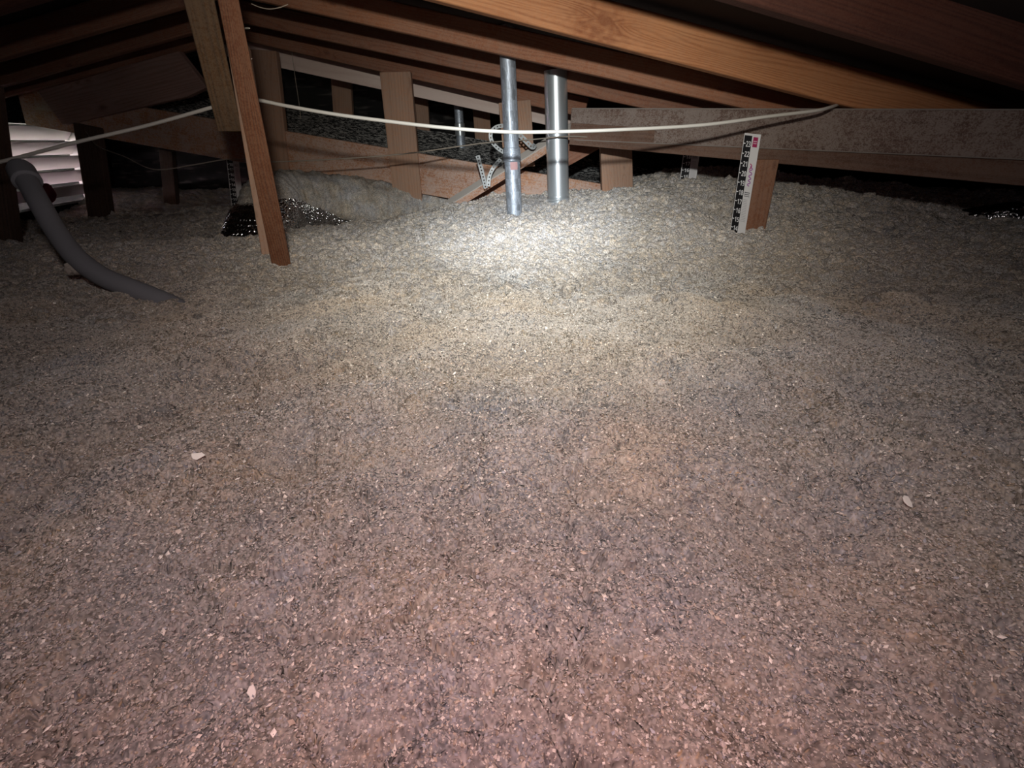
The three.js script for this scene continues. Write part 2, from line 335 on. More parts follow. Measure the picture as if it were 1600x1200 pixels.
const fill = (() => {
  const xs = [], ds = [];
  { const half = []; let x = 0; while (x < 3.45) { half.push(x); x += clamp(0.0025 + 0.012 * Math.max(0, x - 0.3), 0.0025, 0.014); } for (let i = half.length - 1; i > 0; i--) xs.push(-half[i]); xs.push(...half); }
  for (let d = -0.7; d < 0.09; d += 0.02) ds.push(d);
  for (let d = 0.09; d < 3.96;) { ds.push(d); d += clamp(0.0025 + 0.005 * Math.max(0, d - 0.3), 0.0025, 0.011); }
  const nx = xs.length, nd = ds.length, pos = new Float32Array(nx * nd * 3), uv = new Float32Array(nx * nd * 2), col = new Float32Array(nx * nd * 3), idx = [];
  // the macro height on a coarse lattice first
  const cx0 = -3.5, cd0 = -0.8, st = 0.05, cw = 142, ch = 98, lat = new Float32Array(cw * ch);
  for (let j = 0; j < ch; j++) for (let i = 0; i < cw; i++) lat[j * cw + i] = macro(cx0 + i * st, cd0 + j * st);
  const mac = (x, d) => { const a = (x - cx0) / st, b = (d - cd0) / st, i = Math.floor(a), j = Math.floor(b), u = a - i, v = b - j, k = j * cw + i; return lat[k] * (1 - u) * (1 - v) + lat[k + 1] * u * (1 - v) + lat[k + cw] * (1 - u) * v + lat[k + cw + 1] * u * v; };
  for (let j = 0; j < nd; j++) for (let i = 0; i < nx; i++) {
    const k = j * nx + i, x = xs[i], d = ds[j];
    pos[3 * k] = x; pos[3 * k + 1] = mac(x, d) + detail(x, d); pos[3 * k + 2] = -d;
    uv[2 * k] = x / TILE + 0.13 * (noise(x * 2, d * 2, 41) - 0.5); uv[2 * k + 1] = d / TILE + 0.13 * (noise(x * 2, d * 2, 42) - 0.5);
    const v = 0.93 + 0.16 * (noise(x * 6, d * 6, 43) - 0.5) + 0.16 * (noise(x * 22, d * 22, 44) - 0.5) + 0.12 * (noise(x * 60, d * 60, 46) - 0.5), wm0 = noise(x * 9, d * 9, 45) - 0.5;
    const far = sstep(0.8, 1.65, d) * (1 + 0.22 * smooth(x, d)), sw = wm0 * (1 - 0.75 * sstep(0.8, 1.5, d)); col[3 * k] = v * (1 + 0.13 * sw + 1.10 * far); col[3 * k + 1] = v * (0.99 + 1.15 * far); col[3 * k + 2] = v * (1.02 - 0.14 * sw + 1.28 * far);  // far: grey dust tone, plus painted brightening that offsets the lamp's grazing falloff
  }
  for (let j = 0; j < nd - 1; j++) for (let i = 0; i < nx - 1; i++) { const a = j * nx + i; if (xs[i] < -2.74 - 0.1486 * (ds[j] - 2.96)) continue; idx.push(a, a + 1, a + nx, a + 1, a + nx + 1, a + nx); }
  const g = new THREE.BufferGeometry();
  g.setAttribute('position', new THREE.BufferAttribute(pos, 3)); g.setAttribute('uv', new THREE.BufferAttribute(uv, 2)); g.setAttribute('color', new THREE.BufferAttribute(col, 3));
  g.setIndex(idx); g.computeVertexNormals();
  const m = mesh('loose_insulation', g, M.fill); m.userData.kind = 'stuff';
  return tag(m, 'grey-tan blown cellulose insulation covering the whole attic floor', 'insulation');
})();
// scraps of paper among the fibres
{
  const n = 300000, r = rng(77);
  const g = new THREE.OctahedronGeometry(1, 0), p = g.attributes.position;
  for (let i = 0; i < p.count; i++) { const k = hash(Math.round(p.getX(i) * 3), Math.round(p.getY(i) * 3 + p.getZ(i) * 7), 9); p.setXYZ(i, p.getX(i) * (0.8 + 0.5 * k), p.getY(i), p.getZ(i) * (0.6 + 0.4 * k)); }
  g.computeVertexNormals();
  const im = new THREE.InstancedMesh(g, M.flake, n); im.name = 'paper_flake'; im.userData.kind = 'stuff'; im.castShadow = im.receiveShadow = true;
  const m4 = new THREE.Matrix4(), q = new THREE.Quaternion(), e = new THREE.Euler(), c = new THREE.Color();
  const cols = [[0.60, 0.55, 0.49], [0.48, 0.42, 0.36], [0.40, 0.35, 0.32], [0.30, 0.27, 0.26], [0.72, 0.67, 0.61], [0.44, 0.36, 0.29], [0.34, 0.34, 0.36]];
  for (let i = 0; i < n; i++) {
    const d = 0.1 * Math.pow(20, Math.pow(r(), 0.85)), x = (r() * 2 - 1) * (0.85 * d + 0.32), big = r();
    const s = (0.0005 + 0.0011 * big * big * big + (big > 0.988 ? 0.0010 * r() : 0)) * (0.55 + 0.8 * Math.min(1, d));
    e.set((r() - 0.5) * 1.3, r() * 6.28, (r() - 0.5) * 1.3); q.setFromEuler(e);
    m4.compose(new THREE.Vector3(x, surf(x, d) + s * 0.15 + 0.0012 * r(), -d), q, new THREE.Vector3(s * (0.8 + 0.9 * r()), s * 0.35, s * (0.6 + 0.5 * r())));
    im.setMatrixAt(i, m4);
    const k = cols[Math.floor(Math.pow(r(), 1.2) * 7)], b = 0.75 + 0.4 * r() + (big > 0.97 ? 0.25 : 0); im.setColorAt(i, c.setRGB(k[0] * b, k[1] * b, k[2] * b));
  }
  fill.add(im);
}
// tufts: small matted lumps standing up from the surface
{
  const n = 440000, r = rng(177), g = new THREE.IcosahedronGeometry(1, 0), p = g.attributes.position;
  for (let i = 0; i < p.count; i++) { const k = 0.72 + 0.5 * hash(Math.round(p.getX(i) * 50), Math.round(p.getY(i) * 50) * 131 + Math.round(p.getZ(i) * 50), 19); p.setXYZ(i, p.getX(i) * k, p.getY(i) * k, p.getZ(i) * k); }
  g.computeVertexNormals();
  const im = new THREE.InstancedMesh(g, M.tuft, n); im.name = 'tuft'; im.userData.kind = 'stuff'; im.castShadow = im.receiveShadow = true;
  const m4 = new THREE.Matrix4(), q = new THREE.Quaternion(), e = new THREE.Euler(), c = new THREE.Color();
  for (let i = 0; i < n;) {
    const d = 0.12 * Math.pow(22, Math.pow(r(), 0.55)), x = (r() * 2 - 1) * (0.92 * d + 0.3), s = (0.0009 + 0.0017 * r() * r()) * (0.66 + 0.34 * Math.min(d, 1.9)) * (1 - 0.35 * smooth(x, d));
    if (r() < 0.66 * (1 - sstep(0.35, 0.8, d)) + 0.5 * sstep(0.9, 1.3, d)) continue;
    e.set(r() * 6.28, r() * 6.28, r() * 6.28); q.setFromEuler(e);
    m4.compose(new THREE.Vector3(x, surf(x, d) + s * (r() * 0.5 - 0.25), -d), q, new THREE.Vector3(s * (0.8 + 0.8 * r()), s * (0.5 + 0.4 * r()) * (1 - 0.4 * sstep(0.8, 1.6, d)), s));
    im.setMatrixAt(i++, m4);
    const far = sstep(0.8, 1.65, d), b = (0.31 + 0.08 * r()) * (1 + 1.0 * far * (1 + 0.2 * smooth(x, d))), w = r() - 0.5; const pt = (noise(x * 6, d * 6, 43) - 0.5) * 0.17 + (noise(x * 22, d * 22, 44) - 0.5) * 0.17 + (noise(x * 60, d * 60, 46) - 0.5) * 0.13 + 1, wm = (noise(x * 9, d * 9, 45) - 0.5) * (1 - 0.75 * sstep(0.8, 1.5, d)); im.setColorAt(i - 1, c.setRGB(b * pt * (1 + 0.05 * w + 0.13 * wm), b * pt * (0.90 + 0.03 * far), b * pt * (0.80 + 0.06 * far - 0.05 * w - 0.14 * wm)));  // far tufts coloured brighter too, lamp light lost at grazing angles put into colour
  }
  fill.add(im);
}
// matted clumps: rounded lumps that the blown fill settles into farther off
{
  const n = 24000, r = rng(277), g = new THREE.IcosahedronGeometry(1, 4), p = g.attributes.position, uv = g.attributes.uv;
  for (let i = 0; i < p.count; i++) { const x = p.getX(i), y = p.getY(i), z = p.getZ(i), k = 0.72 + 0.32 * noise(x * 2.2 + 9, y * 2.2 + z * 1.7, 91) + 0.26 * noise(x * 5 + z * 3, y * 5 - z * 2 + 4, 92) + 0.12 * noise(x * 12 + z * 5, y * 12 + 4, 93); p.setXYZ(i, x * k, y * k, z * k); uv.setXY(i, uv.getX(i) * 0.13, uv.getY(i) * 0.07); }
  g.computeVertexNormals();
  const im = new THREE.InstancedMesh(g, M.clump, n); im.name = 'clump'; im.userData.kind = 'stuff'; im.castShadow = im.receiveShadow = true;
  const m4 = new THREE.Matrix4(), q = new THREE.Quaternion(), e = new THREE.Euler(), c = new THREE.Color();
  for (let i = 0; i < n;) {
    const d = 0.75 * Math.pow(3.9, r()), x = (r() * 2 - 1) * (1.02 * d + 0.25), s = (0.006 + 0.014 * r() * r()) * (0.5 + 0.42 * Math.min(d, 1.9));
    if (r() < smooth(x, d) * 0.9 || r() > sstep(0.7, 1.4, d)) continue;
    e.set(r() * 6.28, r() * 6.28, r() * 6.28); q.setFromEuler(e);
    m4.compose(new THREE.Vector3(x, surf(x, d) - s * (0.25 + 0.5 * r()), -d), q, new THREE.Vector3(s, s * (0.7 + 0.3 * r()), s));
    im.setMatrixAt(i, m4);
    const far = sstep(0.8, 1.65, d), b = (0.88 + 0.16 * r()) * (1 + 1.15 * far); im.setColorAt(i++, c.setRGB(b, b * (0.99 + 0.03 * far), b * (1.02 + 0.08 * far)));  // distant clumps lightened likewise, standing in for lamp light that falls off
  }
  fill.add(im);
}
// single scraps that stand out
function scrap(px, py, w, h, label) {
  let z = 0.3; for (let i = 0; i < 14; i++) { const p = P(px, py, z), dh = p.y - surf(p.x, -p.z); z *= 1 + clamp(dh * 1.2, -0.3, 0.3); }
  const p = P(px, py, z), k = z / FPX, s = new THREE.Shape(), n = 8, r = rng(px * 7 + py);
  for (let i = 0; i < n; i++) { const a = i / n * 6.283, q = 0.55 + 0.75 * r(); const X = Math.cos(a) * w / 2 * k * q, Yv = Math.sin(a) * h / 2 * k * 1.6 * q; i ? s.lineTo(X, Yv) : s.moveTo(X, Yv); }
  const g = new THREE.ExtrudeGeometry(s, { depth: 0.0004, bevelEnabled: true, bevelThickness: 0.0003, bevelSize: 0.0003, bevelSegments: 1 }); g.rotateX(-Math.PI / 2 + 0.5);
  const m = mesh('paper_scrap', g, M.paper); m.position.copy(p); m.position.y = surf(p.x, -p.z) + h * k * 0.45; m.rotation.y = r() - 0.3;
  tag(m, label, 'scrap');
}
scrap(309, 717, 20, 10, 'largest white paper scrap, lying alone on the insulation left of centre');
scrap(396, 1087, 11, 12, 'white paper scrap on the rim of the lump at lower left');
scrap(1417, 787, 11, 10, 'white paper scrap on the insulation at right, below the ruler post');

// ---------------------------------------------------------------- rafters
const raft = (name, a, b, m, label, h = 0.089, t0 = 0, t1 = 1, grp) => tag(board(name, lerp(a, b, t0), lerp(a, b, t1), h, 0.038, m, scene, Y, 0.006), label, 'rafter', grp);
raft('rafter', P(340, -240, 0.80), P(1600, 133, 1.05), M.rafterB, 'nearest right-hand rafter, dark brown, crossing the upper right corner', 0.14, 0, 1.5);
raft('rafter', P(341, -87, 1.16), P(1320, 165, 1.40), M.rafter, 'bright orange right-hand rafter, second from the camera, with a dark stain near its middle', 0.092, 0, 1.3);
raft('rafter', P(354, -10, 1.68), P(1165, 170, 1.66), M.rafterMid, 'third right-hand rafter from the camera, passing just above the galvanized pipe', 0.08, 0, 1.3);
raft('rafter', P(365, 33, 2.08), P(1000, 168, 1.93), M.rafterOld, 'fourth right-hand rafter, reddish brown, just in front of the round duct', 0.08, 0, 1.25);
raft('rafter', P(368, 61, 2.38), P(860, 172, 2.25), M.rafterOld, 'farthest right-hand rafter, resting on the row of upright studs', 0.08, 0, 1.1);
raft('rafter', P(341, -87, 1.16), P(0, 15, 1.24), M.rafterB, 'nearest left-hand rafter, showing only in the upper left corner', 0.10, 0, 1.6);
raft('rafter', P(354, -10, 1.68), P(0, 92, 1.80), M.rafterOld, 'second left-hand rafter from the camera, dim brown', 0.085, 0, 1.5);
raft('rafter', P(365, 33, 2.08), P(0, 135, 2.25), M.rafterOld, 'third left-hand rafter from the camera, dim brown', 0.08, 0, 1.4);
raft('rafter', P(368, 61, 2.38), P(0, 153, 2.5), M.rafterOld, 'farthest left-hand rafter, thin, just above the pale sloping tie board', 0.08, 0, 1.3);
{ // the stain sits near the middle of the bright rafter
  const m = scene.getObjectByName('rafter_001'), uv = m.geometry.attributes.uv, p = m.geometry.attributes.position; m.updateMatrixWorld(true);
  const q = m.worldToLocal(P(930, 45, 1.31)); let ou = 0, ov = 0; const n = m.geometry.attributes.normal; for (let i = 0; i < p.count; i++) if (n.getZ(i) > 0.9) { ou = uv.getX(i) - p.getX(i); ov = uv.getY(i) - p.getY(i); break; }
  for (let i = 0; i < p.count; i++) uv.setXY(i, uv.getX(i) - ou - q.x + 0.5 * TU, uv.getY(i) - ov - q.y + 0.46 * TV);
}
{ // ridge board
  const a = P(341, -87, 1.16), b = P(369, 60, 2.38), d = b.clone().sub(a).setY(0).normalize();
  a.addScaledVector(d, -1.2); b.y = a.y = 0.62 + 0.40; b.addScaledVector(d, 0.4);
  tag(board('ridge_board', a, b, 0.15, 0.02, M.dark), 'dark ridge board at the peak behind the leaning post', 'ridge board');
}
// ---------------------------------------------------------------- leaning post, its short scab and the strut behind
function leaningPiece(name, top, foot, w, t, m, label, yaw = 0) { return tag(stud(name, foot, top, w, t, m, yaw), label, 'post'); }
const mpB = P(441, 446, 1.225), mpT = lerp(mpB, P(331, -120, 0.78), 1.22);
const lp = leaningPiece('leaning_post', mpT, mpB.clone().add(new THREE.Vector3(0.004, -0.05, -0.01)), 0.043, 0.085, M.post, 'long orange-brown post left of centre, its foot in the insulation', 0.44);
{ const p = lp.geometry.attributes.position, L = lp.geometry.parameters?.width ?? 1; lp.geometry.computeBoundingBox(); const w = lp.geometry.boundingBox.max.x; for (let i = 0; i < p.count; i++) p.setY(i, p.getY(i) * (1 - 0.34 * sstep(-0.45, 1, -p.getX(i) / w * -1))); }
leaningPiece('short_scab', lerp(P(360, 206, 1.21), P(282, -120, 0.84), 1.32), P(360, 206, 1.21), 0.052, 0.07, M.short, 'short weathered board nailed to the left of the long post, ending in mid-air', 0.44);
leaningPiece('strut', P(368, 60, 1.15), P(424, 404, 1.26), 0.042, 0.06, M.stud, 'slim brown strut behind the left edge of the long post', 0.3);
for (const [x, y] of [[391, 44], [394, 92]]) {
  const a = P(x - 16, y, y < 60 ? 0.95 : 0.99), b = P(x, y, y < 60 ? 0.95 : 0.99), g = new THREE.LatheGeometry([[0, 0], [0.0016, 0], [0.0016, b.distanceTo(a) - 0.003], [0, b.distanceTo(a)]].map(([u, v]) => new THREE.Vector2(u, v)), 10);
  const m = mesh('nail', g, M.nail); m.position.copy(a); m.quaternion.setFromUnitVectors(Y, b.clone().sub(a).normalize());
  tag(m, y < 60 ? 'upper of two nails sticking out of the long post' : 'lower of two nails sticking out of the long post', 'nail');
}
// ---------------------------------------------------------------- the framed row behind: chord, studs, tie board, pale board
const frameD = (px) => 2.77 - 0.29 * (px - 370) / 490;   // ground distance of the row where it crosses a picture column
const F = (px, py, off = 0) => Pd(px, py, frameD(px) + off);
const chordY = (px) => 188 + (px) * (305 - 188) / 730;
tag(board('sloping_chord', F(40, chordY(40), 0.045), F(985, chordY(985) + 14, 0.045), 0.178, 0.038, M.chord), 'long brown plank sloping down to the right behind the studs', 'beam');
const studTo = (name, cx1, y1, cx0, y0, w, m, label, off = 0, t = 0.038) => tag(stud(name, F(cx0, y0, off), F(cx1, y1, off), w, t, m), label, 'stud', null);
studTo('stud', 409, 78, 441, 345, 0.128, M.stud, 'leftmost upright stud, just right of the long leaning post');
studTo('stud', 617, 112, 638, 322, 0.138, M.stud, 'wide upright stud left of the galvanized pipe');
studTo('stud', 804, 158, 812, 262, 0.140, M.stud, 'upright stud half hidden behind the galvanized pipe');
tag(stud('stud', Pd(966, 330, 2.3), Pd(963, 222, 2.3), 0.130, 0.038, M.stud), 'short dusty stud under the left end of the dusty beam', 'stud');
{ // tie board on the left with its slanted end
  const O = F(205, 166, -0.01), a = F(90, 196, -0.01), b = F(322, 138, -0.01), X = b.clone().sub(a), len = X.length(); X.normalize();
  const U = Y.clone().addScaledVector(X, -Y.dot(X)).normalize(), Z = X.clone().cross(U), h = 0.165;
  const s = new THREE.Shape(); s.moveTo(0.03, 0); s.lineTo(len - 0.12, -0.012); s.lineTo(len, 0.004); s.lineTo(len - 0.075, h); s.lineTo(-0.02, h); s.closePath();
  const g = new THREE.ExtrudeGeometry(s, { depth: 0.034, bevelEnabled: true, bevelThickness: 0.002, bevelSize: 0.002, bevelSegments: 1 });
  const m = mesh('tie_board', g, M.gusset); m.quaternion.setFromRotationMatrix(new THREE.Matrix4().makeBasis(X, U, Z)); m.position.copy(a).addScaledVector(Z, -0.036);
  tag(m, 'wide knotty tie board with a slanted right end, left of the long post', 'board');
}
tag(board('pale_board', Pd(270, 70, 3.08), Pd(890, 203, 2.86), 0.100, 0.03, M.pale), 'pale pinkish board sloping behind the studs', 'board');
for (const [x, y1, y0, w, lab] of [[538, 120, 215, 0.115, 'leftmost of the dim far studs, seen in the left gap'], [660, 140, 225, 0.10, 'dim far stud just right of the wide stud'], [757, 165, 240, 0.10, 'dim far stud just left of the galvanized pipe']])
  tag(stud('far_stud', Pd(x, y0, 3.45), Pd(x - 6, y1, 3.45), w, 0.038, M.stud), lab, 'stud');
{ // black granular slope behind the chord: an old roof surface
  const tl = Pd(230, 128, 3.4), tr = Pd(1240, 303, 3.2), bl = Pd(230, 196, 2.98), br = Pd(1240, 420, 2.5);
  const nu = 60, nv = 24, pos = [], uv = [], idx = [];
  for (let j = 0; j <= nv; j++) for (let i = 0; i <= nu; i++) {
    const u = i / nu, v = j / nv, p = tl.clone().lerp(tr, u).lerp(bl.clone().lerp(br, u), v); p.y += 0.012 * (noise(u * 40, v * 12, 51) - 0.5);
    pos.push(p.x, p.y, p.z); uv.push(u * 2.5, v * 0.9);
  }
  const N0 = (nu + 1) * (nv + 1); for (let k = 0; k < N0; k++) { pos.push(pos[3 * k], pos[3 * k + 1] - 0.03, pos[3 * k + 2]); uv.push(uv[2 * k], uv[2 * k + 1]); }
  for (let j = 0; j < nv; j++) for (let i = 0; i < nu; i++) { const a = j * (nu + 1) + i, b = a + nu + 1; idx.push(a, b, a + 1, a + 1, b, b + 1, a + N0, a + 1 + N0, b + N0, a + 1 + N0, b + 1 + N0, b + N0); }
  const edge = (a, b) => idx.push(a, a + N0, b, b, a + N0, b + N0);
  for (let i = 0; i < nu; i++) { edge(i, i + 1); edge(nv * (nu + 1) + i + 1, nv * (nu + 1) + i); }
  for (let j = 0; j < nv; j++) { edge((j + 1) * (nu + 1), j * (nu + 1)); edge(j * (nu + 1) + nu, (j + 1) * (nu + 1) + nu); }
  const g = new THREE.BufferGeometry(); g.setAttribute('position', new THREE.Float32BufferAttribute(pos, 3)); g.setAttribute('uv', new THREE.Float32BufferAttribute(uv, 2)); g.setIndex(idx); g.computeVertexNormals();
  tag(mesh('old_roof_slope', g, M.felt), 'black granular old roof surface speckled with dust, sloping behind the plank', 'roofing');
}
// far small vent pipe with a bright collar
{
  const b = Pd(721, 235, 3.2), t = Pd(716, 165, 3.2), L = t.distanceTo(b), g = group('far_pipe', b);
  g.quaternion.setFromUnitVectors(Y, t.clone().sub(b).normalize());
  const lat = (pts, m, n) => mesh(n, new THREE.LatheGeometry(pts.map(([x, y]) => new THREE.Vector2(x, y)), 24), m, g);
  lat([[0.024, 0], [0.024, L]], M.galv, 'pipe'); lat([[0.0245, L * 0.33], [0.028, L * 0.34], [0.028, L * 0.6], [0.0245, L * 0.62]], M.sheet, 'collar');
  tag(g, 'small far pipe with a bright metal collar, between the studs', 'pipe');
}
// diagonal brace
{
  const a = Pd(700, 335, 2.36), b = Pd(905, 209, 2.30), m = board('diagonal_brace', a, b, 0.032, 0.045, M.chord, scene, new THREE.Vector3(0, 1, 0.55));
  tag(m, 'flat diagonal brace with a dusty top, rising to the right behind the galvanized pipe', 'brace');
  const L = a.distanceTo(b), g = lumberGeometry(L, 0.005, 0.044, 0.002), d = mesh('dust_layer', g, M.dust, m); d.position.y = 0.0175; d.userData.label = 'pale dust on the top of the brace';
}
tag(board('brace_end', Pd(866, 272, 2.42), Pd(948, 226, 2.40), 0.10, 0.035, M.rafterOld), 'brown brace end under the dusty beam, right of the round duct', 'brace');

// ---------------------------------------------------------------- the dusty beam on the right
const beamD = (px) => 1 / (0.4545 + (px - 890) / 710 * 0.2755) - 0.03;
{
  let beamMesh; const e0 = 889, e1 = 1680, yb = (px) => px < 1000 ? 0 : 0;
  const a = Pd(e0, 219, beamD(e0)), b = Pd(e1, 254, beamD(e1)), tA = Pd(e0, 171, beamD(e0)), tB = Pd(e1, 171, beamD(e1));
  const h = (tA.y - a.y + tB.y - b.y) / 2;
  tag((beamMesh = board('dusty_beam', a, b, h, 0.04, M.beam)), 'thick dusty grey-brown beam running across the right half', 'beam');
  { const g = lumberGeometry(a.distanceTo(b) - 0.004, 0.003, 0.006, 0.001), d = mesh('dust_ledge', g, M.ledge, beamMesh); d.position.set(0, -h / 2 + 0.002, 0.0205); d.userData.label = 'pale ridge of dust along the lower edge'; 
    const g2 = lumberGeometry(a.distanceTo(b) - 0.004, 0.004, 0.03, 0.0015), d2 = mesh('dust_layer', g2, M.ledge, beamMesh); d2.position.set(0, h / 2 + 0.001, 0.004); }
  const off = -0.005;
  const a2 = Pd(e0, 226, beamD(e0) + off), b2 = Pd(e1, 298, beamD(e1) + off);
  tag(board('lower_beam', a2, b2, 0.075, 0.036, M.beamLow), 'browner plank showing below the dusty beam', 'beam');
}
// ---------------------------------------------------------------- ruler post and rulers
const rulerTex = (() => {
  const c = document.createElement('canvas'); c.width = 160; c.height = 1440; const x = c.getContext('2d');
  x.fillStyle = '#e6e4e6'; x.fillRect(0, 0, 160, 1440);
  x.fillStyle = '#16151a'; x.fillRect(6, 12, 76, 1428);
  x.fillStyle = '#ecebee'; x.font = 'bold 46px sans-serif'; x.textAlign = 'center'; x.textBaseline = 'middle';
  for (let i = 1; i < 24; i++) { const y = (24 - i) * 60; x.fillRect(6, y - 4, 18, 7); x.fillText(String(i), 54, y + 2); }
  x.fillStyle = '#a8265c'; x.fillRect(96, 18, 46, 58); x.fillStyle = '#e9c4d4'; x.fillRect(102, 40, 34, 5); x.fillRect(102, 52, 34, 5);
  x.save(); x.translate(120, 250); x.rotate(-Math.PI / 2); x.strokeStyle = '#b06bb4'; x.lineWidth = 7; x.beginPath(); x.moveTo(-62, 8); // handwriting-like mark
  for (let i = 0; i < 9; i++) x.quadraticCurveTo(-58 + i * 14, i % 2 ? 26 : -24, -48 + i * 14, i % 3 ? 6 : -4); x.stroke(); x.strokeStyle = '#c2407c'; x.beginPath(); x.moveTo(40, -18); x.quadraticCurveTo(62, 20, 74, -16); x.stroke(); x.restore();
  x.fillStyle = '#55525a'; x.fillRect(92, 352, 56, 5); x.fillRect(92, 364, 52, 5); x.fillRect(92, 376, 56, 4);
  x.fillStyle = '#b9b7bd'; for (let i = 0; i < 14; i++) x.fillRect(92, 400 + i * 11, 40 + (i * 37 % 18), 3);
  x.fillStyle = '#3b4a66'; x.beginPath(); x.arc(120, 900, 5, 0, 7); x.fill();
  const t = new THREE.CanvasTexture(c); t.colorSpace = THREE.SRGBColorSpace; return t;
})();
M.ruler = new THREE.MeshStandardMaterial({ map: rulerTex, roughness: 0.6 });
M.card = new THREE.MeshStandardMaterial({ color: 0xdedcde, roughness: 0.7 });
function ruler(top, foot, w, yaw, label) {              // printed card from the ceiling board up to 24 inches; middle of the front face
  const L = top.clone().sub(foot), len = L.length(); L.normalize();
  const X = new THREE.Vector3(Math.cos(yaw), 0, -Math.sin(yaw)); X.addScaledVector(L, -X.dot(L)).normalize(); const Z = X.clone().cross(L);
  const o = group('insulation_ruler', foot); o.quaternion.setFromRotationMatrix(new THREE.Matrix4().makeBasis(X, L, Z));
  const s = mesh('card', new RoundedBoxGeometry(w, len, 0.0016, 1, 0.0005), M.card, o); s.position.set(0, len / 2, -0.001);
  const f = mesh('printed_face', new THREE.PlaneGeometry(w, len), M.ruler, o); f.position.set(0, len / 2, 0.0003);
  tag(o, label, 'ruler');
}
{
  const rt = Pd(1176, 209, 1.515), inch = 0.0254;
  const dirp = rt.clone().sub(Pd(1152, 362, 1.55)).normalize();
  ruler(rt, rt.clone().addScaledVector(dirp, -24 * inch), 0.054, -1.13, 'near insulation ruler, black and white, numbered to 23, on the short post under the beam');
  const pt = Pd(1198, 249, 1.60), pb = Pd(1174, 375, 1.60); const d2 = pb.clone().sub(pt).normalize();
  tag(stud('ruler_post', pb.clone().addScaledVector(d2, 0.2), pt, 0.070, 0.038, M.rulerPost, -0.15), 'short orange-brown post under the dusty beam, carrying the near ruler', 'post');
  const r2 = Pd(1089, 180, 2.3); ruler(r2, r2.clone().setY(r2.y - 0.61), 0.068, 0.0, 'far insulation ruler half in shadow under the dusty beam');
  const r3 = Pd(359, 208, 2.95), r3b = Pd(372, 330, 2.95); const d3 = r3b.clone().sub(r3).normalize(); ruler(r3, r3.clone().addScaledVector(d3, 0.61), 0.062, 0.1, 'left insulation ruler, seen between the long post and the foil duct');
}
// ---------------------------------------------------------------- pipes
function upright(name, px1, y1, px0, y0, d, label, category) {
  const t = Pd(px1, y1, d), b = Pd(px0, y0, d), g = group(name, b); g.quaternion.setFromUnitVectors(Y, t.clone().sub(b).normalize()); tag(g, label, category);
  const L = t.distanceTo(b);
  return { L, lathe: (n, pts, m, seg = 40) => { const ge = new THREE.LatheGeometry(pts.map(([x, y]) => new THREE.Vector2(x, y)), seg); return mesh(n, ge, m, g); }, g };
}
{
  const r = 0.0295, p = upright('galvanized_pipe', 791, 40, 806, 385, 2.08, 'galvanized steel vent pipe with a threaded coupling, right of centre', 'pipe'), L = p.L, cy = L * (385 - 237) / 345 - 0.0;
  p.lathe('pipe', [[r, 0], [r, cy - 0.02], [r, cy], [r - 0.002, cy], [r - 0.002, L]], M.galv);
  p.lathe('coupling', [[r - 0.002, cy + 0.045], [r + 0.0025, cy + 0.043], [r + 0.0035, cy + 0.012], [r + 0.0045, cy + 0.002], [r + 0.0045, cy - 0.002], [r, cy - 0.004]], M.galv);
  const s = mesh('sealant', new THREE.LatheGeometry(Array.from({ length: 9 }, (_, i) => new THREE.Vector2(r - 0.0006 + 0.0018 * Math.sin(i * Math.PI / 8), cy - 0.034 + i * 0.0042)), 16, -0.25, 0.95), M.sealant, p.g); s.userData.label = 'pinkish pipe sealant';
}
{
  const r = 0.0445, p = upright('round_duct', 868, 110, 873, 335, 2.26, 'shiny round sheet-metal duct, right of the galvanized pipe', 'duct'), L = p.L, k = L / 225;
  p.lathe('duct', [[r, 26 * k], [r, L]], M.sheet, 56);
  const cy = 20 * k, prof = [[r, 0], [r + 0.001, 4 * k]]; for (let i = 0; i < 5; i++) prof.push([r + 0.001, (6 + i * 5) * k], [r + 0.0035, (7.5 + i * 5) * k], [r + 0.0035, (8.5 + i * 5) * k], [r + 0.001, (10 + i * 5) * k]);
  prof.push([r, 33 * k]); p.lathe('collar', prof, M.sheet, 56);
}
// ---------------------------------------------------------------- perforated straps
function strap(pts, w, label) {
  const c = new THREE.CatmullRomCurve3(pts, false, 'centripetal'), L = c.getLength(), n = Math.round(L / 0.0135), link = L / n, parts = [];
  const T = new THREE.Vector3(), q = new THREE.Vector3(), face = new THREE.Vector3(0.1, 0.35, 1).normalize();
  for (let k = 0; k < n; k++) {
    const s = new THREE.Shape(), u0 = k * link;
    for (let i = 0; i <= 4; i++) i ? s.lineTo(u0 + link * i / 4, -w / 2) : s.moveTo(u0, -w / 2);
    for (let i = 4; i >= 0; i--) s.lineTo(u0 + link * i / 4, w / 2); s.closePath();
    const h = new THREE.Path(); h.absarc(u0 + link / 2, 0, w * 0.19, 0, Math.PI * 2, true); s.holes.push(h);
    parts.push(new THREE.ExtrudeGeometry(s, { depth: 0.0012, bevelEnabled: false, curveSegments: 5 }));
  }
  const g = mergeGeometries(parts), p = g.attributes.position;
  for (let i = 0; i < p.count; i++) {
    const u = clamp(p.getX(i) / L, 0, 1); c.getPointAt(u, q); c.getTangentAt(u, T);
    const S = face.clone().cross(T).normalize(), N = T.clone().cross(S).normalize();
    q.addScaledVector(S, p.getY(i)).addScaledVector(N, p.getZ(i)); p.setXYZ(i, q.x, q.y, q.z);
  }
  g.computeVertexNormals(); tag(mesh('perforated_strap', g, M.strap), label, 'strap');
}
const R1d = 2.25;
strap([Pd(746, 243, R1d - .02), Pd(752, 265, R1d - .01), Pd(759, 294, R1d)], 0.017, 'straight perforated strap sticking up from the diagonal brace');
